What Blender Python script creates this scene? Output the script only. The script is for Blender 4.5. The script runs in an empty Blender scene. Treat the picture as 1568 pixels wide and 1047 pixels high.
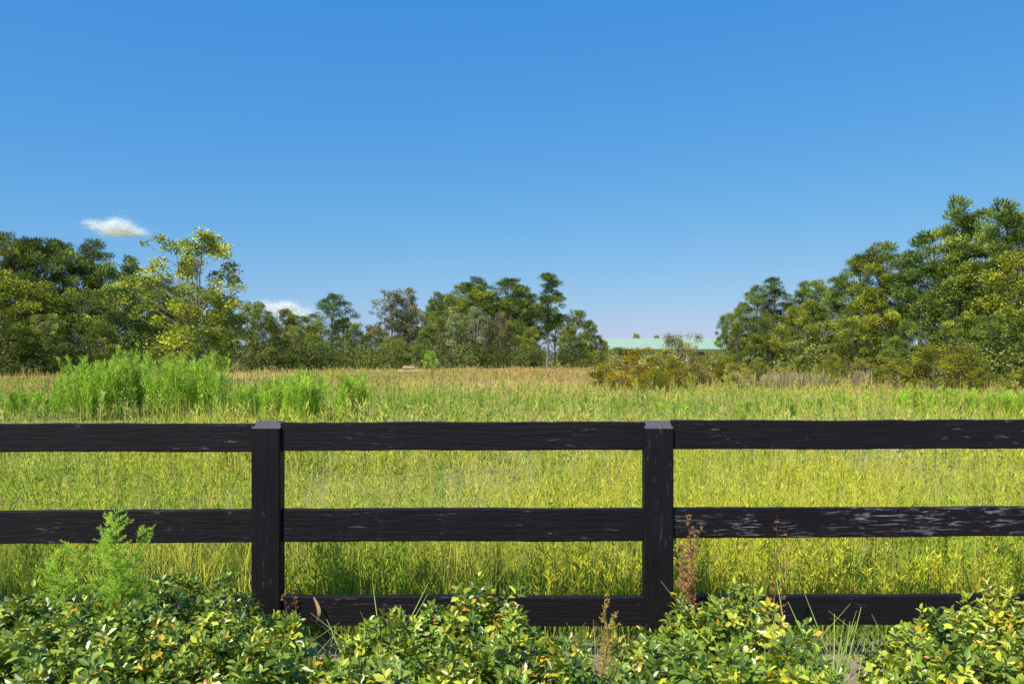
import bpy, math, random
import numpy as np
R = np.random.default_rng(7)
random.seed(7)
S = bpy.context.scene
CAMZ = 1.9
F = 1220.0
def X(px, D): return (px-784.0)/F*D
def Z(py, D): return CAMZ-(py-545.0)/F*D

# ------------------------------------------------------------ helpers
def nrm(a):
    return a/np.maximum(np.linalg.norm(a, axis=-1, keepdims=True), 1e-9)
def rdir(n):
    return nrm(R.normal(size=(n,3)))
_tab = np.random.default_rng(3).random((256,256))
def vnoise(x, y, s, o=0):
    x = np.asarray(x)/s+o*17.3+1000; y = np.asarray(y)/s+o*9.1+1000
    xi = np.floor(x).astype(int); yi = np.floor(y).astype(int)
    fx = x-xi; fy = y-yi; fx = fx*fx*(3-2*fx); fy = fy*fy*(3-2*fy)
    a = _tab[xi%256, yi%256]; b = _tab[(xi+1)%256, yi%256]
    c = _tab[xi%256, (yi+1)%256]; d = _tab[(xi+1)%256, (yi+1)%256]
    return (a*(1-fx)+b*fx)*(1-fy)+(c*(1-fx)+d*fx)*fy

class Acc:
    def __init__(s): s.V=[]; s.F=[]; s.C=[]; s.M=[]; s.n=0
    def add(s, V, Fc, C, m=0):
        V = np.asarray(V,float).reshape(-1,3); Fc = np.asarray(Fc,int).reshape(-1,4)
        C = np.asarray(C,float)
        if C.ndim==1: C = np.tile(C,(len(V),1))
        s.V.append(V); s.F.append(Fc+s.n); s.C.append(C); s.M.append(np.full(len(Fc),m)); s.n += len(V)
    def mesh(s, name, mats, smooth=False):
        V=np.concatenate(s.V); Fc=np.concatenate(s.F); C=np.concatenate(s.C); M=np.concatenate(s.M)
        me = bpy.data.meshes.new(name)
        me.vertices.add(len(V)); me.vertices.foreach_set('co', V.ravel())
        me.loops.add(len(Fc)*4); me.loops.foreach_set('vertex_index', Fc.ravel().astype(np.int32))
        me.polygons.add(len(Fc)); me.polygons.foreach_set('loop_start', (np.arange(len(Fc))*4).astype(np.int32))
        for m in mats: me.materials.append(m)
        me.polygons.foreach_set('material_index', M.astype(np.int32))
        me.polygons.foreach_set('use_smooth', np.full(len(Fc), smooth))
        at = me.attributes.new('Col','FLOAT_COLOR','POINT')
        at.data.foreach_set('color', np.concatenate([np.clip(C,0,0.85), np.ones((len(C),1))],1).ravel())
        me.update(calc_edges=True)
        return me
def obj(name, me, loc=(0,0,0), rot=0, sc=(1,1,1), parent=None, tint=None):
    o = bpy.data.objects.new(name, me); S.collection.objects.link(o)
    o.location = loc; o.rotation_euler = (0,0,rot); o.scale = sc
    if parent: o.parent = parent
    if tint: o.color = (*tint,1)
    return o
def empty(name, loc=(0,0,0)):
    o = bpy.data.objects.new(name, None); S.collection.objects.link(o); o.location = loc; return o

def kites(acc, P, U, L, W, C, m=0, N=None):
    n = len(P)
    if N is None: N = rdir(n)
    side = nrm(np.cross(U, N))
    L = np.broadcast_to(L,(n,))[:,None]; W = np.broadcast_to(W,(n,))[:,None]
    mid = P+U*L*0.45
    V = np.stack([P, mid+side*W/2, P+U*L, mid-side*W/2],1)
    acc.add(V.reshape(-1,3), np.arange(n*4).reshape(-1,4), np.repeat(C,4,0), m)
def folded(acc, P, U, N, L, W, C, m=0, fold=0.25, curl=0.15):
    n=len(P); side = nrm(np.cross(U,N)); up = nrm(np.cross(side,U))
    L = np.broadcast_to(L,(n,))[:,None]; W = np.broadcast_to(W,(n,))[:,None]
    a=P; f=P+U*L-up*curl*L
    l1=P+U*L*0.35+side*W*0.46+up*fold*W; l2=P+U*L*0.74+side*W*0.38+up*(fold*W-curl*L*0.4)
    r1=P+U*L*0.35-side*W*0.46+up*fold*W; r2=P+U*L*0.74-side*W*0.38+up*(fold*W-curl*L*0.4)
    V=np.stack([a,l1,l2,f,r2,r1],1)
    i=np.arange(n)[:,None]*6
    Fc=np.concatenate([i+np.array([[0,3,2,1]]), i+np.array([[0,5,4,3]])],0)
    acc.add(V.reshape(-1,3),Fc,np.repeat(C,6,0),m)
def blades(acc, P, az, h, w, lean, C, Ct, m=0):
    n=len(P); d=np.stack([np.cos(az),np.sin(az),0*az],1)
    a2=R.uniform(0,2*math.pi,n); s=np.stack([np.cos(a2),np.sin(a2),0*a2],1)
    up=np.array([[0,0,1.]]); h=h[:,None]; w=w[:,None]; lean=lean[:,None]
    m1=P+up*h*0.55+d*h*lean*0.3; t=P+up*h+d*h*lean
    V=np.stack([P-s*w/2,P+s*w/2,m1+s*w*0.42,m1-s*w*0.42,t+s*w*0.1,t-s*w*0.1],1)
    i=np.arange(n)[:,None]*6
    Fc=np.concatenate([i+np.array([[0,1,2,3]]), i+np.array([[3,2,4,5]])],0)
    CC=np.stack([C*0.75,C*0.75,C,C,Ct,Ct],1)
    acc.add(V.reshape(-1,3),Fc,CC.reshape(-1,3),m)
def tube(acc, pts, rad, C, m=0, k=6):
    pts=np.asarray(pts,float); n=len(pts); rad=np.broadcast_to(rad,(n,))
    T=nrm(np.gradient(pts,axis=0)); ref=np.array([0.31,0.95,0.05])
    A=nrm(np.cross(T,ref)); B=np.cross(T,A)
    th=np.linspace(0,2*math.pi,k,endpoint=False)
    V=pts[:,None]+rad[:,None,None]*(A[:,None]*np.cos(th)[None,:,None]+B[:,None]*np.sin(th)[None,:,None])
    Fc=[]
    for i in range(n-1):
        for j in range(k):
            Fc.append((i*k+j,i*k+(j+1)%k,(i+1)*k+(j+1)%k,(i+1)*k+j))
    acc.add(V.reshape(-1,3),Fc,C,m)

# ------------------------------------------------------------ materials
def newmat(name):
    m=bpy.data.materials.new(name); m.use_nodes=True; nt=m.node_tree
    for n in list(nt.nodes): nt.nodes.remove(n)
    out=nt.nodes.new('ShaderNodeOutputMaterial'); return m,nt,out
def N(nt,t,**kw):
    n=nt.nodes.new(t)
    for k,v in kw.items():
        if k in n.inputs.keys(): n.inputs[k].default_value=v
        else: setattr(n,k,v)
    return n
def mixc(nt,f,a,b,bt='MIX'):
    n=nt.nodes.new('ShaderNodeMix'); n.data_type='RGBA'; n.blend_type=bt
    for s,v in ((0,f),(6,a),(7,b)):
        if hasattr(v,'links') or hasattr(v,'is_linked'): nt.links.new(v,n.inputs[s])
        else: n.inputs[s].default_value = v if s==0 else (*v,1)
    return n.outputs[2]
def leafmat(name, rough=0.55, trans=0.35, spec=0.3, upn=0.0):
    m,nt,out=newmat(name); l=nt.links
    a=N(nt,'ShaderNodeAttribute',attribute_name='Col'); oi=N(nt,'ShaderNodeObjectInfo')
    c=mixc(nt,1.0,a.outputs['Color'],oi.outputs['Color'],'MULTIPLY')
    p=N(nt,'ShaderNodeBsdfPrincipled',Roughness=rough); p.inputs['Specular IOR Level'].default_value=spec
    l.new(c,p.inputs['Base Color'])
    t=N(nt,'ShaderNodeBsdfTranslucent'); l.new(c,t.inputs['Color'])
    if upn>0:   # shading normals tilted upward to make foliage light brighter and more evenly
        g=N(nt,'ShaderNodeNewGeometry'); ad=N(nt,'ShaderNodeVectorMath',operation='ADD'); l.new(g.outputs['Normal'],ad.inputs[0]); ad.inputs[1].default_value=(0,0,upn)
        no=N(nt,'ShaderNodeVectorMath',operation='NORMALIZE'); l.new(ad.outputs[0],no.inputs[0]); l.new(no.outputs[0],p.inputs['Normal'])
    mx=N(nt,'ShaderNodeMixShader'); mx.inputs[0].default_value=trans
    l.new(p.outputs[0],mx.inputs[1]); l.new(t.outputs[0],mx.inputs[2]); l.new(mx.outputs[0],out.inputs[0])
    return m
M_LEAF=leafmat('tree_foliage',0.55,0.15,0.22,0.12); M_NEEDLE=leafmat('pine_needles',0.5,0.08,0.25,0.12)
M_GRASS=leafmat('grass_blades',0.6,0.28,0.15,0.65); M_HEDGE=leafmat('glossy_shrub_leaves',0.36,0.16,0.8)
def barkmat(name,c1,c2,sc):
    m,nt,out=newmat(name); l=nt.links
    tc=N(nt,'ShaderNodeTexCoord'); mp=N(nt,'ShaderNodeMapping'); mp.inputs['Scale'].default_value=(1,1,0.25)
    n=N(nt,'ShaderNodeTexNoise',Scale=sc,Detail=6.0); l.new(tc.outputs['Object'],mp.inputs[0]); l.new(mp.outputs[0],n.inputs[0])
    p=N(nt,'ShaderNodeBsdfPrincipled',Roughness=0.9)
    l.new(mixc(nt,n.outputs[0],c1,c2),p.inputs['Base Color'])
    b=N(nt,'ShaderNodeBump',Strength=0.6); l.new(n.outputs[0],b.inputs['Height']); l.new(b.outputs[0],p.inputs['Normal'])
    l.new(p.outputs[0],out.inputs[0]); return m
M_BARK=barkmat('bark',(0.10,0.075,0.055),(0.30,0.25,0.20),6)
M_BARKP=barkmat('pale_bark',(0.18,0.16,0.13),(0.42,0.38,0.32),6)

def woodmat(name, axis, worn, top=False):
    m,nt,out=newmat(name); l=nt.links
    tc=N(nt,'ShaderNodeTexCoord'); oi=N(nt,'ShaderNodeObjectInfo')
    ad=N(nt,'ShaderNodeVectorMath',operation='ADD'); l.new(tc.outputs['Object'],ad.inputs[0])
    ml=N(nt,'ShaderNodeVectorMath',operation='SCALE'); ml.inputs['Scale'].default_value=13.0
    cb=N(nt,'ShaderNodeCombineXYZ'); l.new(oi.outputs['Random'],cb.inputs[0]); l.new(oi.outputs['Random'],cb.inputs[2]); l.new(cb.outputs[0],ml.inputs[0]); l.new(ml.outputs[0],ad.inputs[1])
    mp=N(nt,'ShaderNodeMapping'); sc=[1,1,1]; sc[axis]=0.07; mp.inputs['Scale'].default_value=sc; l.new(ad.outputs[0],mp.inputs[0])
    g=N(nt,'ShaderNodeTexNoise',Scale=55.0,Detail=6.0,Roughness=0.65,Distortion=0.6); l.new(mp.outputs[0],g.inputs[0])
    mp2=N(nt,'ShaderNodeMapping'); sc=[1,1,1]; sc[axis]=0.11; mp2.inputs['Scale'].default_value=sc; l.new(ad.outputs[0],mp2.inputs[0])
    w=N(nt,'ShaderNodeTexNoise',Scale=55.0,Detail=8.0,Roughness=0.75,Distortion=0.8); l.new(mp2.outputs[0],w.inputs[0])
    big=N(nt,'ShaderNodeTexNoise',Scale=2.6,Detail=2.0); l.new(ad.outputs[0],big.inputs[0])
    r1=N(nt,'ShaderNodeMapRange'); l.new(w.outputs[0],r1.inputs[0]); r1.inputs[1].default_value=0.615-worn*0.065; r1.inputs[2].default_value=0.65-worn*0.065
    r2=N(nt,'ShaderNodeMapRange'); l.new(big.outputs[0],r2.inputs[0]); r2.inputs[1].default_value=0.46-worn*0.02; r2.inputs[2].default_value=0.58-worn*0.04
    mm=N(nt,'ShaderNodeMath',operation='MULTIPLY'); l.new(r1.outputs[0],mm.inputs[0]); l.new(r2.outputs[0],mm.inputs[1])
    fade=mixc(nt,big.outputs[0],(0.010,0.008,0.011),(0.024,0.018,0.022))
    dark=mixc(nt,g.outputs[0],(0.0025,0.002,0.0028),fade)
    c=mixc(nt,mm.outputs[0],dark,(0.13,0.12,0.125) if worn<0.9 else (0.20,0.19,0.195))
    if top:
        c=mixc(nt,g.outputs[0],(0.03,0.025,0.03),(0.20,0.17,0.19))
    p=N(nt,'ShaderNodeBsdfPrincipled'); l.new(c,p.inputs['Base Color'])
    rr=N(nt,'ShaderNodeMapRange'); l.new(g.outputs[0],rr.inputs[0]); rr.inputs[3].default_value=0.42; rr.inputs[4].default_value=0.8; l.new(rr.outputs[0],p.inputs['Roughness'])
    p.inputs['Specular IOR Level'].default_value=0.2
    b=N(nt,'ShaderNodeBump',Strength=0.7,Distance=0.01); l.new(g.outputs[0],b.inputs['Height']); l.new(b.outputs[0],p.inputs['Normal'])
    l.new(p.outputs[0],out.inputs[0]); return m
M_RAIL=woodmat('black_painted_rail',0,0.25); M_RAILW=woodmat('black_painted_rail_worn',0,1.0)
M_POST=woodmat('black_painted_post',2,0.0); M_TOP=woodmat('weathered_end_grain',1,0,True)

def flat(name,col,rough=0.6,metal=0,ns=3.0,var=0.15):
    m,nt,out=newmat(name); l=nt.links
    tc=N(nt,'ShaderNodeTexCoord'); n=N(nt,'ShaderNodeTexNoise',Scale=ns,Detail=5.0); l.new(tc.outputs['Object'],n.inputs[0])
    p=N(nt,'ShaderNodeBsdfPrincipled',Roughness=rough,Metallic=metal)
    l.new(mixc(nt,n.outputs[0],tuple(c*(1-var) for c in col),tuple(min(1,c*(1+var)) for c in col)),p.inputs['Base Color'])
    l.new(p.outputs[0],out.inputs[0]); return m

# ------------------------------------------------------------ world, sun, camera
EL=math.radians(51); AZ=math.radians(216)
w=bpy.data.worlds.new('World'); S.world=w; w.use_nodes=True; nt=w.node_tree
for n in list(nt.nodes): nt.nodes.remove(n)
o=nt.nodes.new('ShaderNodeOutputWorld'); bg=nt.nodes.new('ShaderNodeBackground'); sky=nt.nodes.new('ShaderNodeTexSky')
sky.sky_type='NISHITA'; sky.sun_disc=False; sky.sun_elevation=EL; sky.sun_rotation=AZ
sky.air_density=1.0; sky.dust_density=0.3; sky.ozone_density=3.0; sky.altitude=0
STR=0.12
sp=nt.nodes.new('ShaderNodeSeparateColor'); cb=nt.nodes.new('ShaderNodeCombineColor'); nt.links.new(sky.outputs[0],sp.inputs[0])
for i,(gain,pw) in enumerate(((0.60,1.17),(0.645,0.59),(0.85,0.20))):   # polarised, saturated blue response
    m0=N(nt,'ShaderNodeMath',operation='MULTIPLY'); m0.inputs[1].default_value=STR; nt.links.new(sp.outputs[i],m0.inputs[0])
    m1=N(nt,'ShaderNodeMath',operation='POWER'); m1.inputs[1].default_value=pw; nt.links.new(m0.outputs[0],m1.inputs[0])
    m2=N(nt,'ShaderNodeMath',operation='MULTIPLY'); m2.inputs[1].default_value=gain/STR; nt.links.new(m1.outputs[0],m2.inputs[0]); nt.links.new(m2.outputs[0],cb.inputs[i])
nt.links.new(cb.outputs[0],bg.inputs[0]); bg.inputs[1].default_value=STR
nt.links.new(bg.outputs[0],o.inputs[0])
sl=bpy.data.lights.new('sun','SUN'); sl.energy=5.0; sl.angle=math.radians(0.5); sl.color=(1,0.95,0.80)
so=bpy.data.objects.new('sun',sl); S.collection.objects.link(so)
from mathutils import Vector
sd=Vector((math.sin(AZ)*math.cos(EL),math.cos(AZ)*math.cos(EL),math.sin(EL)))
so.rotation_euler=sd.to_track_quat('Z','Y').to_euler(); so.location=(-10,-20,30)
cam=bpy.data.cameras.new('camera'); co=bpy.data.objects.new('camera',cam); S.collection.objects.link(co)
co.location=(0,0,CAMZ); co.rotation_euler=(math.radians(90),0,0)
cam.sensor_width=36; cam.lens=36*F/1568; cam.shift_y=21.5/1568; cam.clip_end=6000; cam.clip_start=0.05
S.camera=co
S.view_settings.view_transform='Standard'; S.view_settings.look='None'; S.view_settings.exposure=0

# ------------------------------------------------------------ ground
m,nt,out=newmat('ground'); l=nt.links
tc=N(nt,'ShaderNodeTexCoord'); sep=N(nt,'ShaderNodeSeparateXYZ'); l.new(tc.outputs['Object'],sep.inputs[0])
n1=N(nt,'ShaderNodeTexNoise',Scale=0.35,Detail=6.0); n2=N(nt,'ShaderNodeTexNoise',Scale=14.0,Detail=8.0,Roughness=0.7)
n3=N(nt,'ShaderNodeTexNoise',Scale=1.8,Detail=6.0)
for n in (n1,n2,n3): l.new(tc.outputs['Object'],n.inputs[0])
gr=mixc(nt,n3.outputs[0],(0.22,0.27,0.03),(0.60,0.56,0.15))
gr=mixc(nt,n1.outputs[0],gr,(0.50,0.45,0.11))
gr=mixc(nt,n2.outputs[0],(0.16,0.17,0.03),gr)
soil=mixc(nt,n2.outputs[0],(0.16,0.10,0.07),(0.60,0.46,0.36))
mr=N(nt,'ShaderNodeMapRange'); l.new(sep.outputs[1],mr.inputs[0]); mr.inputs[1].default_value=4.9; mr.inputs[2].default_value=5.6
c=mixc(nt,mr.outputs[0],soil,gr)
p=N(nt,'ShaderNodeBsdfPrincipled',Roughness=0.95); l.new(c,p.inputs['Base Color'])
b=N(nt,'ShaderNodeBump',Strength=0.8,Distance=0.05); l.new(n2.outputs[0],b.inputs['Height']); l.new(b.outputs[0],p.inputs['Normal'])
l.new(p.outputs[0],out.inputs[0]); M_GROUND=m
a=Acc(); gx=np.linspace(-2500,2500,41); gy=np.linspace(-1000,4000,41)
GX,GY=np.meshgrid(gx,gy); V=np.stack([GX.ravel(),GY.ravel(),0*GX.ravel()],1)
Fc=[(j*41+i,j*41+i+1,(j+1)*41+i+1,(j+1)*41+i) for j in range(40) for i in range(40)]
a.add(V,Fc,(1,1,1)); obj('ground',a.mesh('ground',[M_GROUND]))

# ------------------------------------------------------------ fence
fence=empty('black_rail_fence',(0,4.9,0))
def board(name,x0,x1,z0a,z1a,z0b,z1b,y0,th,mat,seed):
    rr=np.random.default_rng(seed); n=40; xs=np.linspace(x0,x1,n)
    t=np.linspace(0,1,n); zb=z0a+(z0b-z0a)*t; zt=z1a+(z1b-z1a)*t
    wav=np.cumsum(rr.normal(size=n))*0.0008; wav-=wav.mean()
    zb=zb+wav+rr.normal(size=n)*0.0007; zt=zt+wav+rr.normal(size=n)*0.0009
    a=Acc(); e=0.005
    yy=y0+np.cumsum(rr.normal(size=n))*0.0006
    ring=np.stack([np.stack([xs,yy,zb+e],1),np.stack([xs,yy,zt-e],1),np.stack([xs,yy+e,zt],1),np.stack([xs,yy+th-e,zt],1),
        np.stack([xs,yy+th,zt-e],1),np.stack([xs,yy+th,zb+e],1),np.stack([xs,yy+th-e,zb],1),np.stack([xs,yy+e,zb],1)],1)
    Fc=[(i*8+j,i*8+(j+1)%8,(i+1)*8+(j+1)%8,(i+1)*8+j) for i in range(n-1) for j in range(8)]
    q=(n-1)*8; Fc+= [(0,7,2,1),(2,7,6,3),(3,6,5,4)]; Fc+=[(q,q+1,q+2,q+7),(q+2,q+3,q+6,q+7),(q+3,q+4,q+5,q+6)]
    Fc=[f[::-1] for f in Fc]
    a.add(ring.reshape(-1,3),Fc,(1,1,1))
    return obj(name,a.mesh(name,[mat]),parent=fence)
def post(name,x,wd=0.178):
    a=Acc(); h=wd/2; e=0.008; y0=-0.01; y1=0.10
    def ring(z,zb):
        c=[(x-h+e,y0),(x+h-e,y0),(x+h,y0+e),(x+h,y1-e),(x+h-e,y1),(x-h+e,y1),(x-h,y1-e),(x-h,y0+e)]
        return [(px,py,z+(zb-z)*(py-y0)/(y1-y0)) for px,py in c]
    rings=[ring(-0.2,-0.2)]+[ring(zz,zz) for zz in np.linspace(0.1,1.3,8)]+[ring(1.455,1.492)]
    V=[]
    for r in rings: V+=r
    k=len(rings)
    Fc=[(i*8+j,i*8+(j+1)%8,(i+1)*8+(j+1)%8,(i+1)*8+j) for i in range(k-1) for j in range(8)]
    a.add(V,Fc,(1,1,1),0)
    yc=(y0+y1)/2
    t=ring(1.455,1.492); ti=[(x+(p[0]-x)*0.9, yc+(p[1]-yc)*0.9, p[2]+0.004) for p in t]
    Ft=[(j,(j+1)%8,8+(j+1)%8,8+j) for j in range(8)]+[(8,9,10,15),(10,11,14,15),(11,12,13,14)]
    a.add(t+ti,Ft,(1,1,1),1)
    return obj(name,a.mesh(name,[M_POST,M_TOP]),parent=fence)
PX=[-6.35,-3.93,-1.513,0.904,3.33,5.75]
for i,x in enumerate(PX): post('post_%d'%(i+1),x)
D0=4.92
tops=[((649,692),(649,692)),((649,692),(649,692)),((647,690),(646,689)),((644,688),(643,687)),((643,687),(644,688))]
mids=[((783,833),(783,833)),((784,833),(781,831)),((779,829),(779,829)),((778,824),(777,821)),((777,821),(778,822))]
bots=[((914,950),(914,950)),((915,955),(914,956)),((912,957),(914,959)),((912,957),(912,956)),((912,956),(912,956))]
for i in range(5):
    xa=PX[i]+0.083; xb=PX[i+1]-0.083
    for nm,L,mt in (('top_rail',tops,M_RAIL),('middle_rail',mids,M_RAILW if i>=3 else M_RAIL),('bottom_rail',bots,M_RAIL)):
        (ta,ba),(tb,bb)=L[i]
        board('%s_%d'%(nm,i+1),xa,xb,Z(ba,D0),Z(ta,D0),Z(bb,D0),Z(tb,D0),0.02,0.05,mt,i*7+len(nm))

# ------------------------------------------------------------ meadow grass
GREEN=np.array([0.17,0.30,0.02]); YG=np.array([0.60,0.60,0.05]); PALE=np.array([0.80,0.75,0.27]); STRAW=np.array([0.78,0.55,0.20]); BROWN=np.array([0.58,0.34,0.11])
def lerp(a,b,t): return a+(b-a)*np.clip(t,0,1)[:,None]
def shortf(x,y):   # where the sward is low and matted
    return np.clip((vnoise(x,y,2.6,5)*0.6+vnoise(x,y,0.9,15)*0.4-0.38)*5,0,1)*np.clip((y-6.8)/2.5,0,1)*np.clip((34-y)/10,0.3,1)
def field_color(x,y):
    n1=vnoise(x,y,3.0,1)*0.45+vnoise(x,y,0.8,2)*0.55
    n2=vnoise(x,y,22,3)*0.5+vnoise(x,y,6,4)*0.5
    px=x/y
    c=lerp(np.tile(GREEN,(len(x),1)),np.tile(YG,(len(x),1)),(n1-0.27)*2.8+np.clip((y-6)/6,-0.2,0.3))
    c=lerp(c,PALE,shortf(x,y)*(0.35+0.6*np.abs(px)+0.4*(n2-0.4)))
    c=lerp(c,STRAW,np.clip((n2-0.25)*3,0.15,1)*np.clip((y-24)/22,0,0.95))
    c=lerp(c,BROWN,np.clip((vnoise(x,y,12,7)-0.34)*3.5,0,0.9)*np.clip((y-18)/14,0,1))
    c=lerp(c,GREEN*1.35,np.clip((vnoise(x*0.5,y,9,9)-0.50)*7,0,0.85)*np.clip((y-15)/12,0,1)*np.clip((100-y)/30,0,1))
    return c
a=Acc()
nt_=32000; k=8
D=np.exp(R.uniform(math.log(5.25),math.log(150),nt_)); xx=R.uniform(-1,1,nt_)*(0.74*D+1.5)
short=shortf(xx,D)
kp=R.random(nt_)>short*0.25; xx=xx[kp];D=D[kp];short=short[kp];nt_=len(D)
hh=R.uniform(0.26,0.56,nt_)*(1-0.78*short)*(0.5+0.9*vnoise(xx,D,1.6,6))*np.where(D<8,1,0.85)
sp=0.04+D*0.004
x=np.repeat(xx,k)+R.normal(size=nt_*k)*np.repeat(sp*(1+1.5*short),k); y=np.repeat(D,k)+R.normal(size=nt_*k)*np.repeat(sp*(1+1.5*short),k)
ok=y>5.08
h=np.repeat(hh,k)*R.uniform(0.5,1.2,nt_*k); wd=0.0036+np.repeat(D,k)*0.00075
ln=R.uniform(0.05,0.6,nt_*k)*(1+3.5*np.repeat(short,k))
tall=R.random(nt_*k)<0.03; h=np.where(tall,R.uniform(0.45,1.0,nt_*k),h); wd=np.where(tall,wd*0.7,wd); ln=np.where(tall,ln*0.25,ln)
C=field_color(x,np.maximum(y,1))*R.uniform(0.55,1.25,(nt_*k,1))*R.uniform(0.92,1.08,(nt_*k,3))
tw=np.repeat(R.random(nt_),k)[:,None]; C=np.where(tw>0.9,lerp(C,STRAW,np.full(nt_*k,0.6)),C); C=np.where(tw<0.22,lerp(C,GREEN,np.full(nt_*k,0.75)),C)
C=np.where(tall[:,None],lerp(C,BROWN,np.full(nt_*k,0.5)),C)
Ct=lerp(C*1.1,STRAW,R.uniform(0,0.45,nt_*k))
P=np.stack([x,y,0*x-0.01],1)
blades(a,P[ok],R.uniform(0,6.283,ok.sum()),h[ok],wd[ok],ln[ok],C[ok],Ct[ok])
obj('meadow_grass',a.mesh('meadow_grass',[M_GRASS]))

# ------------------------------------------------------------ upright weeds
def weeds(name,xs,ys,H,nleaf,leafL,leafW,spread,colf,tipc,mat=M_GRASS,ea=0.3,eb=1.2):
    a=Acc(); n=len(xs)
    az=R.uniform(0,6.283,n); ln=R.uniform(0.0,0.25,n)
    base=np.stack([xs,ys,0*xs],1)
    cb=colf(xs,ys)
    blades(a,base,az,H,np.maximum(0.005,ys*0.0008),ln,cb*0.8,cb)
    t=R.uniform(0.12,1.0,(n,nleaf))**0.8
    bend=t**2
    P=base[:,None]+np.stack([np.cos(az)[:,None]*ln[:,None]*H[:,None]*bend,np.sin(az)[:,None]*ln[:,None]*H[:,None]*bend,t*H[:,None]],2)
    aa=R.uniform(0,6.283,(n,nleaf)); el=R.uniform(ea,eb,(n,nleaf))
    U=np.stack([np.cos(aa)*np.cos(el),np.sin(aa)*np.cos(el),np.sin(el)],2)
    rad=spread*H[:,None]*np.sin(np.clip(1.08-t,0,1)*2.4)*R.uniform(0,1,(n,nleaf))
    P=P+np.stack([np.cos(aa)*rad,np.sin(aa)*rad,rad*0.9],2)
    L=leafL*R.uniform(0.6,1.3,(n,nleaf)); C=np.repeat(cb[:,None],nleaf,1)*R.uniform(0.7,1.3,(n,nleaf,1))
    C=C+(tipc-C)*np.clip((t-0.6)*1.6,0,0.7)[:,:,None]*R.random((n,1,1))
    kites(a,P.reshape(-1,3),U.reshape(-1,3),L.ravel(),leafW*R.uniform(0.7,1.3,n*nleaf)*1.0,C.reshape(-1,3))
    return obj(name,a.mesh(name,[mat]))
n=4600; D=5.3+R.random(n)**1.6*9; xx=R.uniform(-1,1,n)*(0.72*D+1); keep=(vnoise(xx,D,0.9,11)*0.6+vnoise(xx,D,2.5,17)*0.4>0.50-0.10*(D<7.5)); xx=xx[keep];D=D[keep]
def wc(x,y): return lerp(np.tile(np.array([0.22,0.40,0.022]),(len(x),1)),np.array([0.66,0.64,0.04]),vnoise(x,y,1.3,12)*1.8-0.4)*np.random.default_rng(5).uniform(0.6,1.25,(len(x),1))
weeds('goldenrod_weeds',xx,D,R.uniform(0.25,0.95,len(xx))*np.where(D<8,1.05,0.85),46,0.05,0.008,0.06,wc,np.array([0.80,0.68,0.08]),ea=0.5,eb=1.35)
n=2600; D=np.exp(R.uniform(math.log(12),math.log(80),n)); xx=R.uniform(-1,1,n)*(0.72*D); keep=vnoise(xx,D,4,13)>0.55; xx=xx[keep];D=D[keep]
def fc(x,y): return lerp(field_color(x,y),GREEN,np.full(len(x),0.35))*np.random.default_rng(8).uniform(0.7,1.25,(len(x),1))
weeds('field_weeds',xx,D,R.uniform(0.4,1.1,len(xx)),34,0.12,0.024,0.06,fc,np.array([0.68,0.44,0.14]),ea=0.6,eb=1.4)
cx=[];cy=[];ch=[]
for px,wpx,top,D,n in ((160,46,546,24,95),(203,16,528,25,46),(288,46,540,25,105),(250,14,556,26,12),(118,16,560,24,18),(392,12,584,23,12),(425,20,576,23,28),(470,20,568,22,40),(540,20,572,23,42),(365,14,590,22,9),
        (30,22,600,24,18),(75,14,592,24,10),(1430,50,594,27,36),(1500,40,598,26,36),(1560,25,596,25,24),(1390,16,598,28,12),(1300,30,604,28,18),(1230,30,608,28,12),(1150,60,615,25,10),(1010,40,620,26,8),(640,60,618,24,10)):
    q=X(px+np.clip(R.normal(size=n),-1.7,1.7)*wpx*0.55,D); cx+=list(q); cy+=list(D+R.normal(size=n)*0.6)
    ch+=list((Z(top,D))*R.uniform(0.66,1.03,n)*(1-0.2*np.abs(R.normal(size=n))*0.5))
cx=np.array(cx);cy=np.array(cy);ch=np.array(ch)
def dc(x,y): return np.tile(np.array([0.36,0.56,0.035]),(len(x),1))*np.random.default_rng(6).uniform(0.4,1.25,(len(x),1))
weeds('dogfennel_stand',cx,cy,ch,170,0.15,0.013,0.06,dc,np.array([0.6,0.75,0.10]),ea=0.7,eb=1.45)

# ------------------------------------------------------------ trees
def crown(a, cen, rad, nleaf, L, W, pal, m, flat_=0.75, outb=1.0, upb=0.3, kv=0.5):
    k=len(cen); wts=rad**2; wts=wts/wts.sum(); ci=R.choice(k,nleaf,p=wts)
    d=rdir(nleaf); r=rad[ci]*R.random(nleaf)**0.42*(1+0.4*np.sin(d[:,0]*7+ci)*np.cos(d[:,2]*6+ci*2))
    P=cen[ci]+d*r[:,None]*np.array([1,1,flat_])
    U=nrm(d*outb+rdir(nleaf)*0.8+np.array([0,0,upb]))
    cf=R.uniform(1-kv,1+kv,k)[ci][:,None]; hm=R.random(k)[ci]
    C=lerp(np.tile(pal[0],(nleaf,1)),pal[1],hm*0.8+R.normal(size=nleaf)*0.25)*cf*R.uniform(0.65,1.35,(nleaf,1))
    kites(a,P,U,L*R.uniform(0.6,1.3,nleaf),W*R.uniform(0.7,1.3,nleaf),C,m)
def limb(a,p0,p1,r0,r1,sag=0.1,k=5,n=5,col=(1,1,1)):
    t=np.linspace(0,1,n)[:,None]; p=p0+(p1-p0)*t; L=np.linalg.norm(p1-p0)
    p=p+R.normal(size=(n,3))*0.035*L*np.sin(t*math.pi); p[:,2]+=sag*L*np.sin(t[:,0]*math.pi)
    tube(a,p,r0+(r1-r0)*t[:,0],col,1,k)
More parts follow.
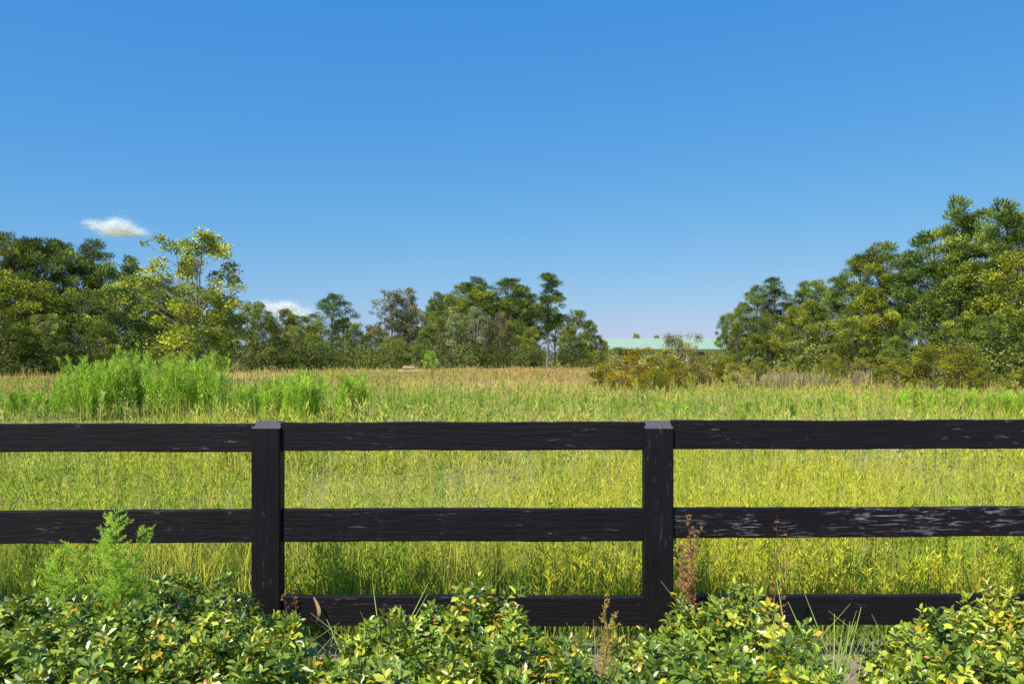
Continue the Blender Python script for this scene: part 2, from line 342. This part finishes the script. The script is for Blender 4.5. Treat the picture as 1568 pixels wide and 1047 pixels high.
def make_tree(name,H,R0,cb,prof,ncl,crad,nleaf,L,W,pal,lmat,bark=None,tr=0.18,flat_=0.75,up=0.3,trunks=1,kv=0.5,inner=0.25):
    a=Acc(); bark=bark or M_BARK
    cen=[]; tops=[]
    for ti in range(trunks):
        lean=R.normal(size=2)*0.03*H*(1 if trunks==1 else 3)
        n=9; t=np.linspace(0,1,n); p=np.stack([lean[0]*t**1.3+R.normal(size=n)*0.008*H*t,lean[1]*t**1.3+R.normal(size=n)*0.008*H*t,t*H*0.97],1)
        if trunks>1: p[:,:2]+=R.normal(size=2)*0.12
        rr=tr*(1-t*0.9); rr[0]*=1.3
        tube(a,p,rr,(1,1,1),1,7); tops.append(p)
    for i in range(ncl):
        t=cb+(1-cb)*(i+R.random())/ncl; rm=R0*prof((t-cb)/(1-cb))
        az=R.uniform(0,6.283); r=rm*(inner+(1-inner)*R.random()**0.6)
        tp=tops[R.integers(len(tops))]; ax=np.array([np.interp(t*0.97,np.linspace(0,.97,len(tp)),tp[:,j]) for j in range(3)])
        c=ax+np.array([math.cos(az)*r,math.sin(az)*r,R.normal()*0.01*H]); c[2]=t*H
        cen.append(c)
        st=max(cb*0.7,t-0.12*R.random()-r/H*0.45)
        s=np.array([np.interp(st*0.97,np.linspace(0,.97,len(tp)),tp[:,j]) for j in range(3)])
        if r>0.15*R0: limb(a,s,c,tr*0.32*(1-t*0.6),tr*0.06,0.05)
    cen=np.array(cen); rad=crad*R.uniform(0.5,1.4,ncl)
    crown(a,cen,rad,nleaf,L,W,pal,0,flat_,1.0,up,kv)
    return a.mesh(name,[lmat,bark])
pp=lambda t: (0.25+1.1*math.sin(min(1,max(0,(1-t)*1.05))*2.1))*0.8 if t<0.97 else 0.12
pr=lambda t: max(0.15,math.sin(math.pi*(0.12+0.82*t))**0.7)
pb=lambda t: max(0.15,math.sqrt(max(0,1-(t*0.95)**2)))
A=np.array
PINE=(A([0.08,0.135,0.018]),A([0.30,0.34,0.045])); OAK=(A([0.095,0.15,0.016]),A([0.38,0.39,0.045])); GREY=(A([0.18,0.19,0.08]),A([0.38,0.37,0.16]))
pines=[make_tree('pine_a',15,3.3,0.28,pp,110,0.50,15000,0.36,0.06,PINE,M_NEEDLE,up=1.0,flat_=0.75),
       make_tree('pine_b',15,2.7,0.22,pp,115,0.48,15000,0.36,0.06,PINE,M_NEEDLE,up=1.0,flat_=0.75),
       make_tree('pine_c',15,3.4,0.40,pr,85,0.52,14000,0.36,0.065,PINE,M_NEEDLE,up=1.0,flat_=0.75),
       make_tree('pine_d',15,2.3,0.35,pp,80,0.45,12000,0.36,0.06,PINE,M_NEEDLE,up=1.0,flat_=0.8)]
oaks=[make_tree('oak_a',11,3.6,0.08,pr,100,0.66,16000,0.21,0.13,OAK,M_LEAF),
      make_tree('oak_b',11,3.0,0.06,pr,100,0.58,15000,0.21,0.12,OAK,M_LEAF),
      make_tree('oak_c',11,4.0,0.10,pb,110,0.66,17000,0.22,0.13,OAK,M_LEAF),
      make_tree('oak_d',11,2.5,0.10,pr,75,0.54,13000,0.21,0.12,OAK,M_LEAF,trunks=2)]
shr=[make_tree('shrub_a',3,1.7,0.05,pb,75,0.30,8000,0.10,0.05,OAK,M_LEAF,tr=0.05,trunks=3),
     make_tree('shrub_b',3,1.4,0.05,pr,65,0.28,7000,0.10,0.05,OAK,M_LEAF,tr=0.05,trunks=3)]
tallp=make_tree('pine_tall',15,2.1,0.42,lambda t:0.55+0.45*math.sin(t*math.pi),34,0.7,9500,0.36,0.08,PINE,M_NEEDLE,tr=0.2,flat_=0.55,inner=0.1)
R=np.random.default_rng(21)
spars=make_tree('sweetgum',10,3.3,0.16,pr,100,0.46,12500,0.17,0.12,(A([0.14,0.19,0.02]),A([0.52,0.50,0.045])),M_LEAF,M_BARKP,tr=0.12,trunks=3,flat_=0.7,inner=0.15)
thin=make_tree('thin_tree',12,3.2,0.08,pr,90,0.60,11000,0.22,0.12,GREY,M_LEAF,M_BARKP,tr=0.14,trunks=2)
def put(kind,name,px,top,D,wscale=1.0,tint=(1,1,1)):
    lst={'p':(pines,15.2,'pine_tree'),'o':(oaks,11.3,'broadleaf_tree'),'s':(shr,3.2,'shrub'),'t':([tallp],15.5,'pine_tree'),'g':([spars],10.2,'sweetgum_tree'),'n':([thin],12.3,'pale_tree')}[kind]
    H=Z(top,D); s=H/lst[1]; me=lst[0][R.integers(len(lst[0]))]
    j=R.uniform(0.70,1.25)
    tn=tuple(t*j for t in tint)
    return obj(name or lst[2],me,(X(px,D),D,-0.05),R.uniform(0,6.28),(s*wscale,s*wscale,s),tint=tn)
W1=(1,1,1); YEL=(1.3,1.18,0.9); BLU=(0.75,0.88,1.1); GRY=(1.15,1.1,1.8); BRN=(2.0,1.25,1.1)
for px,top,D,k_,ws,tn in ((-170,350,90,'p',1.2,W1),(-110,362,88,'p',1.1,W1),(-50,352,86,'p',1.1,W1),(12,355,88,'p',1.2,(1.35,1.15,0.9)),(38,366,90,'p',1.1,W1),(68,374,92,'p',1.2,W1),(105,370,95,'p',1.2,BLU),(138,366,95,'p',1.1,W1),(178,404,95,'o',1.1,W1),
   (212,392,98,'p',1.1,BLU),(250,425,100,'p',1.1,W1),(300,440,104,'o',1.2,W1),(345,452,104,'o',1.1,W1),(385,462,105,'o',1.1,W1),
   (-20,410,78,'o',1.2,YEL),(40,430,79,'o',1.2,YEL),(95,425,82,'o',1.2,W1),(130,440,80,'o',1.1,W1),(180,430,84,'o',1.2,GRY),(225,440,88,'o',1.1,W1),(270,455,90,'o',1.1,W1),(340,474,92,'o',1.1,W1),(400,482,96,'o',1.1,W1),
   (425,472,110,'o',1.0,YEL),(455,482,112,'o',1.0,W1),(445,497,98,'o',1.0,GRY),(10,470,72,'o',1.2,W1),(75,480,74,'o',1.1,GRY),(155,490,76,'o',1.2,W1),
   (508,449,118,'p',1.6,BLU),(490,490,112,'o',1.0,W1),(542,492,112,'o',0.9,GRY),(525,485,122,'o',1.0,W1),(470,505,104,'s',1.2,W1)):
    put(k_,None,px,top,D,ws,tn)
put('g',None,304,357,52,1.2,(1.1,1.1,1))
put('n',None,603,441,118,1.2,(1.0,0.85,0.55)); put('n',None,612,452,120,1.1,(0.9,0.82,0.6))
for px,top,D,k_,ws,tn in ((655,462,140,'p',1.2,W1),(676,446,150,'p',1.4,W1),(700,434,152,'p',1.5,W1),(722,436,148,'p',1.5,(1.2,1.1,0.9)),(742,423,150,'p',1.7,W1),(770,428,152,'p',1.6,W1),(795,438,150,'p',1.5,W1),(815,460,150,'p',1.3,W1),(850,470,155,'p',1.2,W1),
   (640,480,135,'o',1.1,W1),(680,475,128,'o',1.1,GRY),(712,482,130,'o',1.0,W1),(700,452,140,'o',1.1,W1),(740,445,142,'o',1.2,W1),(780,455,142,'o',1.1,W1),(575,500,122,'o',1.1,W1),(745,500,126,'o',1.0,YEL),(790,490,132,'o',1.1,W1),
   (820,500,120,'o',1.0,W1),(862,495,130,'o',1.0,W1),(878,474,135,'o',0.9,W1),(897,490,132,'o',0.9,W1),(912,512,135,'o',0.9,YEL),(926,520,140,'o',0.8,W1),
   (975,510,320,'o',0.8,W1),(1005,512,320,'o',0.7,W1),(1075,515,300,'o',0.8,W1),(640,500,112,'o',0.9,GRY),(600,515,108,'s',1.0,W1),(658,535,100,'s',0.7,(1.3,1.6,1)),(560,510,112,'o',0.9,W1),(625,478,125,'o',1.0,W1)):
    put(k_,None,px,top,D,ws,tn)
put('n',None,725,468,120,1.0,(0.9,0.95,1.0)); put('n',None,770,478,121,0.9,(1.1,0.9,0.9)); put('n',None,690,478,120,1.1,(0.9,1.0,0.8))
put('t',None,838,414,116,1.25,W1)
for px,top,D,k_,ws,tn in ((1112,478,94,'o',0.8,BLU),(1135,462,92,'p',1.1,W1),(1158,436,90,'p',1.1,W1),(1190,424,88,'p',1.3,BLU),(1222,430,86,'p',1.2,W1),(1255,428,84,'p',1.3,YEL),(1285,432,80,'p',1.2,W1),
   (1310,392,76,'p',1.2,W1),(1345,371,75,'p',1.4,YEL),(1380,385,74,'p',1.3,W1),(1425,358,70,'p',1.3,BLU),(1455,375,70,'p',1.2,W1),(1488,301,66,'p',1.2,W1),(1525,318,64,'p',1.3,W1),(1560,305,60,'p',1.3,W1),(1610,295,58,'p',1.2,W1),(1680,300,55,'p',1.2,W1),(1740,300,52,'p',1.2,W1),
   (1130,490,80,'o',0.9,W1),(1175,480,80,'o',1.1,W1),(1225,470,76,'o',1.1,YEL),(1275,462,72,'o',1.1,W1),(1335,450,68,'o',1.1,YEL),(1370,440,66,'o',1.0,YEL),(1410,440,64,'o',1.1,BLU),(1465,420,60,'o',1.1,BLU),(1505,400,60,'o',1.0,W1),(1550,385,54,'o',1.0,(1.45,1.3,0.8)),(1600,370,52,'o',1.1,YEL),
   (1310,490,64,'o',1.0,W1),(1395,490,60,'o',1.0,BLU),(1450,490,56,'o',1.0,W1),(1520,480,52,'o',1.1,BLU),(1580,470,48,'o',1.1,W1),(1230,500,70,'o',0.9,GRY),(1660,440,46,'o',1.1,W1)):
    put(k_,None,px,top,D,ws,tn)
OR=(1.8,1.15,0.5); YB=(1.45,1.2,0.7); TAN=(1.6,1.15,2.0)
for px,top,D,ws,tn in ((938,530,46,1.45,YB),(972,530,45,1.5,OR),(1008,534,44,1.4,YB),(1040,508,48,0.75,TAN),(1035,548,43,1.1,OR),(1068,538,47,1.1,TAN),(1090,536,50,1.0,YB),(1112,544,50,0.9,YB),(1130,554,45,1.1,TAN),(1160,548,47,1.1,(1.2,1.05,1.0)),
   (1200,555,48,1.0,TAN),(1240,556,50,1.0,(1.1,1.0,0.9)),(1275,540,50,0.9,YB),(1320,545,50,0.9,TAN),(1370,546,42,1.2,(1.3,1.1,0.9)),(1400,555,41,1.1,YB),(1432,528,40,1.1,(1.5,1.2,0.6)),(1470,526,40,1.2,(1.4,1.15,0.6)),(1495,560,39,1.1,YEL),(1545,570,38,1.2,W1),(1575,560,37,1.2,YEL),
   (955,560,41,1.5,OR),(1000,565,40,1.5,YB),(925,555,60,0.8,W1)):
    put('s',None,px,top,D,ws,tn)
a=Acc(); cen=[];rad=[]
def brush(pts,n,r,h):
    pts=np.array(pts,float)
    for i in range(n):
        t=R.random()*(len(pts)-1); j=int(t); q=pts[j]+(pts[j+1]-pts[j])*(t-j)
        px,D=q; D=D+R.uniform(-3,4); cen.append((X(px,D),D,R.uniform(0.1,h))); rad.append(r*R.uniform(0.6,1.4))
brush([(-200,80),(20,72),(200,78),(420,95),(520,106),(640,106)],260,1.2,3.0)
brush([(640,112),(750,118),(850,120),(930,135)],130,1.3,3.2)
brush([(1110,88),(1250,70),(1400,58),(1500,50),(1700,42)],170,0.9,2.8)
crown(a,np.array(cen),np.array(rad),60000,0.22,0.13,(A([0.07,0.11,0.016]),A([0.26,0.26,0.06])),0,0.8)
obj('woodland_underbrush',a.mesh('woodland_underbrush',[M_LEAF,M_BARK]))
a=Acc(); cen=[];rad=[]
for i in range(260):
    D=R.uniform(330,380); cen.append((R.uniform(-320,320),D,R.uniform(1,5))); rad.append(R.uniform(2.5,3.5))
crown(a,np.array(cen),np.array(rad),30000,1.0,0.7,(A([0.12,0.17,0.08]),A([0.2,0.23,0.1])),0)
obj('distant_tree_line',a.mesh('distant_tree_line',[M_LEAF]))
for nm,px,wp,top,D,n in (('dry_reeds',1218,45,568,44,420),('dry_reeds',1318,16,566,43,160),('dry_reeds',1160,25,575,44,120)):
    a=Acc(); x=X(px+R.uniform(-1,1,n)*wp,D); y=D+R.normal(size=n)*0.5
    c=lerp(np.tile(A([0.24,0.17,0.09]),(n,1)),A([0.50,0.40,0.22]),R.random(n))
    blades(a,np.stack([x,y,0*x],1),R.uniform(0,6.28,n),Z(top,D)*R.uniform(0.6,1.05,n),np.full(n,0.05),R.uniform(0,0.25,n),c*0.7,c)
    obj(nm,a.mesh(nm,[M_GRASS]))

# ------------------------------------------------------------ barn with metal roof
barn=empty('metal_roof_barn',(X(1022,175),175,0))
M_ROOF=flat('green_metal_roof',(0.33,0.46,0.33),0.6,0.0,0.6,0.15); M_WALL=flat('cream_siding',(0.6,0.57,0.48),0.7); M_DARK=flat('barn_door_dark',(0.08,0.07,0.06),0.7)
def boxm(name,x0,x1,y0,y1,z0,z1,mat,parent):
    a=Acc(); V=[(x0,y0,z0),(x1,y0,z0),(x1,y1,z0),(x0,y1,z0),(x0,y0,z1),(x1,y0,z1),(x1,y1,z1),(x0,y1,z1)]
    a.add(V,[(0,3,2,1),(4,5,6,7),(0,1,5,4),(1,2,6,5),(2,3,7,6),(3,0,4,7)],(1,1,1)); return obj(name,a.mesh(name,[mat]),parent=parent)
boxm('walls',-12.5,12.5,0,10,0,3.4,M_WALL,barn)
a=Acc(); V=[(-13.2,-0.8,3.35),(13.2,-0.8,3.35),(13.2,5,5.75),(-13.2,5,5.75),(-13.2,10.8,3.35),(13.2,10.8,3.35),
  (-13.2,-0.8,3.5),(13.2,-0.8,3.5),(13.2,5,5.9),(-13.2,5,5.9),(-13.2,10.8,3.5),(13.2,10.8,3.5)]
a.add(V,[(6,7,8,9),(9,8,11,10),(0,3,2,1),(3,4,5,2),(0,1,7,6),(4,10,11,5),(0,6,9,3),(3,9,10,4),(1,2,8,7),(2,5,11,8)],(1,1,1)); obj('roof',a.mesh('roof',[M_ROOF]),parent=barn)
for i in range(27):
    x=-13+i; a=Acc(); V=[(x,-0.8,3.505),(x+.08,-0.8,3.505),(x+.08,4.95,5.885),(x,4.95,5.885),(x,-0.8,3.58),(x+.08,-0.8,3.58),(x+.08,4.95,5.96),(x,4.95,5.96)]
    a.add(V,[(4,5,6,7),(0,1,5,4),(1,2,6,5),(3,0,4,7),(2,3,7,6)],(1,1,1)); obj('roof_seam_%d'%(i+1),a.mesh('seam',[M_ROOF]),parent=barn)
for i,x in enumerate((-8,0,8)): boxm('door_%d'%(i+1),x-1.6,x+1.6,-0.05,0.02,0,2.8,M_DARK,barn)
for s_ in (-12.5,12.5):
    a=Acc(); a.add([(s_,0,3.4),(s_,10,3.4),(s_,5.1,5.7),(s_,4.9,5.7)],[(0,1,2,3)],(1,1,1)); obj('gable',a.mesh('gable',[M_WALL]),parent=barn)
lp=empty('log_pile',(X(627,84),84,0)); M_LOG=barkmat('cut_log',(0.30,0.17,0.09),(0.62,0.42,0.27),3)
for i,(dx,dz,L_) in enumerate(((-0.5,0.25,1.6),(0.4,0.28,1.3),(-0.1,0.62,1.2))):
    a=Acc(); tube(a,[(dx-L_/2,0,dz),(dx-L_/4,0.02,dz+.02),(dx+L_/4,0,dz),(dx+L_/2,0.05,dz)],[0.2,0.23,0.22,0.19],(1,1,1),0,10); obj('log_%d'%(i+1),a.mesh('log',[M_LOG],True),parent=lp)

# ------------------------------------------------------------ foreground hedge shrubs
DG=A([0.07,0.135,0.013]); MG=A([0.25,0.35,0.035]); YL=A([0.62,0.60,0.055]); GO=A([0.83,0.52,0.03]); RD=A([0.55,0.12,0.03])
def hedge(name,domes):
    a=Acc()
    for (px,top,rpx,D) in domes:
        top=top+25
        zt=Z(top,D); x0=X(px,D); rx=rpx/F*D*1.06; ry=max(0.34,rx*1.15); rz=min(0.55,zt*0.8)
        n=int(500*(rx/0.3)**1.5)+110
        d=rdir(n); d[:,2]=np.abs(d[:,2])*1.1-0.15; d=nrm(d)
        lump=1+0.13*np.sin(d[:,0]*6+px)*np.cos(d[:,1]*5+px*2)+0.10*np.sin(d[:,2]*11+d[:,0]*9+px)
        r=(1-R.exponential(0.09,n))*lump*np.where(R.random(n)<0.06,R.uniform(1,1.12,n),1)
        c=A([x0,D,zt-rz])+d*r[:,None]*A([rx,ry,rz])
        stem=nrm(d*A([1,1,0.7])+A([0,0,0.55])+R.normal(size=(n,3))*0.4)
        k=8; tone=R.random(n); ng=vnoise(c[:,0],c[:,1]*1.0,0.14,21)
        col=lerp(np.tile(DG,(n,1)),MG,ng*1.6+R.normal(size=n)*0.35); col=np.where((tone+ng*0.6)[:,None]>1.04,lerp(MG*1.3,YL,R.random(n)),col)
        j=np.arange(k); az=(j*2.4)[None,:]+R.uniform(0,6.28,(n,1)); el=np.clip(0.15+j*0.13,0,1.3)[None,:]+R.normal(size=(n,k))*0.2
        A1=nrm(np.cross(stem,A([0.2,0.9,0.31]))); B1=np.cross(stem,A1)
        U=(A1[:,None]*np.cos(az)[:,:,None]+B1[:,None]*np.sin(az)[:,:,None])*np.cos(el)[:,:,None]+stem[:,None]*np.sin(el)[:,:,None]
        P=c[:,None]+stem[:,None]*(j*0.006)[None,:,None]+U*0.004
        Nn=nrm(stem[:,None]-U*np.sum(stem[:,None]*U,2,keepdims=True)+R.normal(size=(n,k,3))*0.2)
        Lf=R.uniform(0.034,0.060,(n,k))*(1-0.05*j); C=np.repeat(col[:,None],k,1)*R.uniform(0.6,1.35,(n,k,1))
        yl=R.random((n,k)); yn=vnoise(c[:,0],c[:,1],0.3,31)[:,None]
        C=np.where((yl<0.03+0.20*yn**2)[:,:,None],YL*R.uniform(0.9,1.4,(n,k,1)),C); C=np.where((yl>0.99-0.15*yn**3)[:,:,None],GO*R.uniform(0.7,1.1,(n,k,1)),C); C=np.where(((yl>0.3)&(yl<0.3012))[:,:,None],RD,C)
        folded(a,P.reshape(-1,3),U.reshape(-1,3),Nn.reshape(-1,3),Lf.ravel(),(Lf*0.58).ravel(),C.reshape(-1,3),0,0.10,0.16)
        for q in range(30):
            i=R.integers(n); limb(a,A([x0+R.normal()*0.08,D+R.normal()*0.08,0.0]),c[i],0.006,0.0025,0.02,4,4)
    return obj(name,a.mesh(name,[M_HEDGE,M_BARK]))
hedge('evergreen_shrub',[(-60,940,110,3.4),(15,918,110,3.4),(60,960,120,2.9),(130,930,100,3.4),(160,985,110,2.85),(-60,1000,100,2.8)])
hedge('evergreen_shrub',[(255,895,110,3.5),(350,902,85,3.5),(290,965,120,2.95),(410,945,70,3.4),(400,1000,100,2.85),(470,990,60,3.1)])
hedge('evergreen_shrub',[(510,1010,60,3.0),(575,955,70,3.45),(640,942,80,3.4),(720,900,90,3.5),(790,928,75,3.45),(600,1000,100,2.9),(730,980,110,2.95),(850,975,70,3.3),(850,1010,80,2.9),(890,1000,50,3.1)])
hedge('evergreen_shrub',[(1005,962,60,3.4),(1075,915,80,3.5),(1140,905,75,3.5),(1200,945,65,3.4),(1060,990,100,2.9),(1170,990,90,2.9),(960,1030,60,2.8),(1245,1000,40,3.1)])
hedge('evergreen_shrub',[(1400,965,65,3.4),(1470,918,80,3.5),(1550,912,90,3.5),(1440,1000,80,2.9),(1540,975,100,2.9),(1640,930,90,3.4),(1350,1035,40,2.8)])

# ------------------------------------------------------------ feathery weeds in the foreground
def feather(name,px,top,D,wpx,nst,cols,nb=26,nl=34,ll=0.022,lw=0.0022,bl=0.13):
    a=Acc(); H=Z(top,D)
    for s in range(nst):
        hx=H*R.uniform(0.7,1.0) if s else H; tx=X(px,D)+R.normal()*wpx/F*D*0.4*(s>0); bx=X(px,D)+R.normal()*0.05
        p0=A([bx,D+R.normal()*0.04,0.]); p1=A([tx,D+R.normal()*0.1,hx]); t=np.linspace(0,1,8)[:,None]
        p=p0+(p1-p0)*t+R.normal(size=(8,3))*0.008*t; tube(a,p,0.004*(1.1-t[:,0]),cols[0]*0.8,0,4)
        for b in range(nb):
            tt=0.35+0.65*(b+R.random())/nb; q=A([np.interp(tt,t[:,0],p[:,j]) for j in range(3)]); az=R.uniform(0,6.28); L=bl*(1.15-tt*0.75)*R.uniform(0.7,1.3)
            dd=A([math.cos(az),math.sin(az),0.75]); e=q+dd*L/np.linalg.norm(dd); e[2]-=0.1*L
            pts=np.stack([q,(q+e)/2+A([0,0,0.02*L]),e]); tube(a,pts,[0.0016,0.0012,0.0006],cols[0],0,3)
            u=R.random(nl)[:,None]; P=q+(e-q)*u; U=nrm(rdir(nl)+nrm(dd)*0.9+A([0,0,0.3])); C=lerp(np.tile(cols[0],(nl,1)),cols[1],R.random(nl))
            kites(a,P,U,ll*R.uniform(0.6,1.4,nl)*(1.2-0.5*u[:,0]),lw,C)
    return obj(name,a.mesh(name,[M_GRASS]))
FG=(A([0.32,0.55,0.04]),A([0.64,0.80,0.11]))
feather('dogfennel_plant',190,783,4.35,75,6,FG,28,64,0.026,0.0026,0.21)
feather('dogfennel_plant',122,820,4.3,50,5,FG,26,64,0.026,0.0026,0.20)
feather('dogfennel_plant',222,850,4.4,50,5,FG,22,54,0.024,0.0026,0.18)
feather('dogfennel_plant',522,812,5.35,12,2,FG,16,20,0.03,0.005,0.08)
RS=(A([0.40,0.16,0.08]),A([0.62,0.38,0.16]))
feather('dried_weed',1050,785,4.8,30,6,RS,26,18,0.018,0.005,0.07)
feather('dried_weed',1190,790,4.8,14,2,RS,14,10,0.014,0.005,0.05)
feather('dried_weed',932,918,4.2,14,3,(A([0.45,0.33,0.07]),A([0.65,0.5,0.12])),20,18,0.018,0.005,0.06)
feather('dried_weed',452,890,4.8,14,2,RS,14,10,0.014,0.004,0.05)
def tuft(name,px,top,D,n,spread,c=YL):
    a=Acc(); H=Z(top,D); x=X(px,D)+R.normal(size=n)*0.03; P=np.stack([x,D+R.normal(size=n)*0.03,0.3+0*x],1)
    blades(a,P,R.uniform(0,6.28,n),(H-0.3)*R.uniform(0.6,1,n),np.full(n,0.007),R.uniform(0.05,spread,n),np.tile(c*0.7,(n,1)),np.tile(c*1.2,(n,1))); obj(name,a.mesh(name,[M_GRASS]))
LG=A([0.45,0.62,0.12])
tuft('grass_tuft',1280,915,3.3,18,0.35,LG); tuft('grass_tuft',1120,880,3.6,14,0.6,LG); tuft('grass_tuft',1215,905,3.6,16,0.9,LG); tuft('grass_tuft',590,905,3.7,18,0.9,LG)
tuft('grass_tuft',1385,915,3.6,14,0.9,LG); tuft('grass_tuft',545,930,3.4,10,0.8,LG); tuft('grass_tuft',1160,950,3.1,8,0.7,LG)
# curled dry leaf hanging on the lower rail
a=Acc(); t=np.linspace(0,1,10); zc=Z(914,4.86)-t*0.15; xc=X(480,4.86)+0.035*np.sin(t*2.6); wv=0.008*np.sin(t*math.pi)+0.002
V=np.concatenate([np.stack([xc-wv,4.86-0.01*np.sin(t*3),zc],1),np.stack([xc+wv,4.87-0.01*np.sin(t*3),zc],1)])
a.add(V,[(i,i+1,10+i+1,10+i) for i in range(9)],A([0.62,0.42,0.18])); obj('dry_leaf',a.mesh('dry_leaf',[M_GRASS],True))
a=Acc(); n=5000; x=R.uniform(-4,4,n); y=R.uniform(3.4,5.6,n); P=np.stack([x,y,0*x],1)
c=lerp(np.tile(A([0.28,0.42,0.05]),(n,1)),A([0.7,0.58,0.3]),R.random(n))
blades(a,P,R.uniform(0,6.28,n),R.uniform(0.05,0.3,n),np.full(n,0.005),R.uniform(0.2,1.5,n),c*0.8,c); obj('grass_verge',a.mesh('grass_verge',[M_GRASS]))

# ------------------------------------------------------------ clouds: soft swarms of tiny white flakes
m,nt,out=newmat('cloud_white'); l=nt.links
d=N(nt,'ShaderNodeBsdfDiffuse'); d.inputs[0].default_value=(0.97,0.96,0.95,1); t=N(nt,'ShaderNodeBsdfTranslucent'); t.inputs[0].default_value=(0.97,0.96,0.95,1)
mx=N(nt,'ShaderNodeMixShader'); mx.inputs[0].default_value=0.5; l.new(d.outputs[0],mx.inputs[1]); l.new(t.outputs[0],mx.inputs[2]); l.new(mx.outputs[0],out.inputs[0])
def cloud(parts,n):
    a=Acc()
    for px,py,sx,sz,D,f in parts:
        k=int(n*f); g=R.normal(size=(k,3))*0.5; x=X(px,D)+g[:,0]*sx/F*D; z=Z(py,D)+np.where(g[:,2]<0,g[:,2]*0.6,g[:,2])*sz/F*D; y=D+g[:,1]*sz/F*D
        Nn=nrm(rdir(k)*0.9+np.array([sd.x,sd.y,sd.z])); U=nrm(np.cross(Nn,rdir(k)))
        kites(a,np.stack([x,y,z],1),U,0.5,0.42,np.ones((k,3)),0,Nn)
    obj('cloud',a.mesh('cloud',[m]))
cloud([(184,356,30,11,700,0.7),(168,350,14,12,700,0.4),(188,349,14,14,700,0.42),(150,347,16,9,700,0.20),(208,357,18,7,700,0.25),(138,341,14,6,700,0.07),(176,344,11,10,700,0.22),(198,352,12,9,700,0.2)],10500)
cloud([(425,475,26,12,800,0.6),(455,482,28,12,800,0.6),(400,470,16,9,800,0.3),(440,470,16,9,800,0.3)],16000)
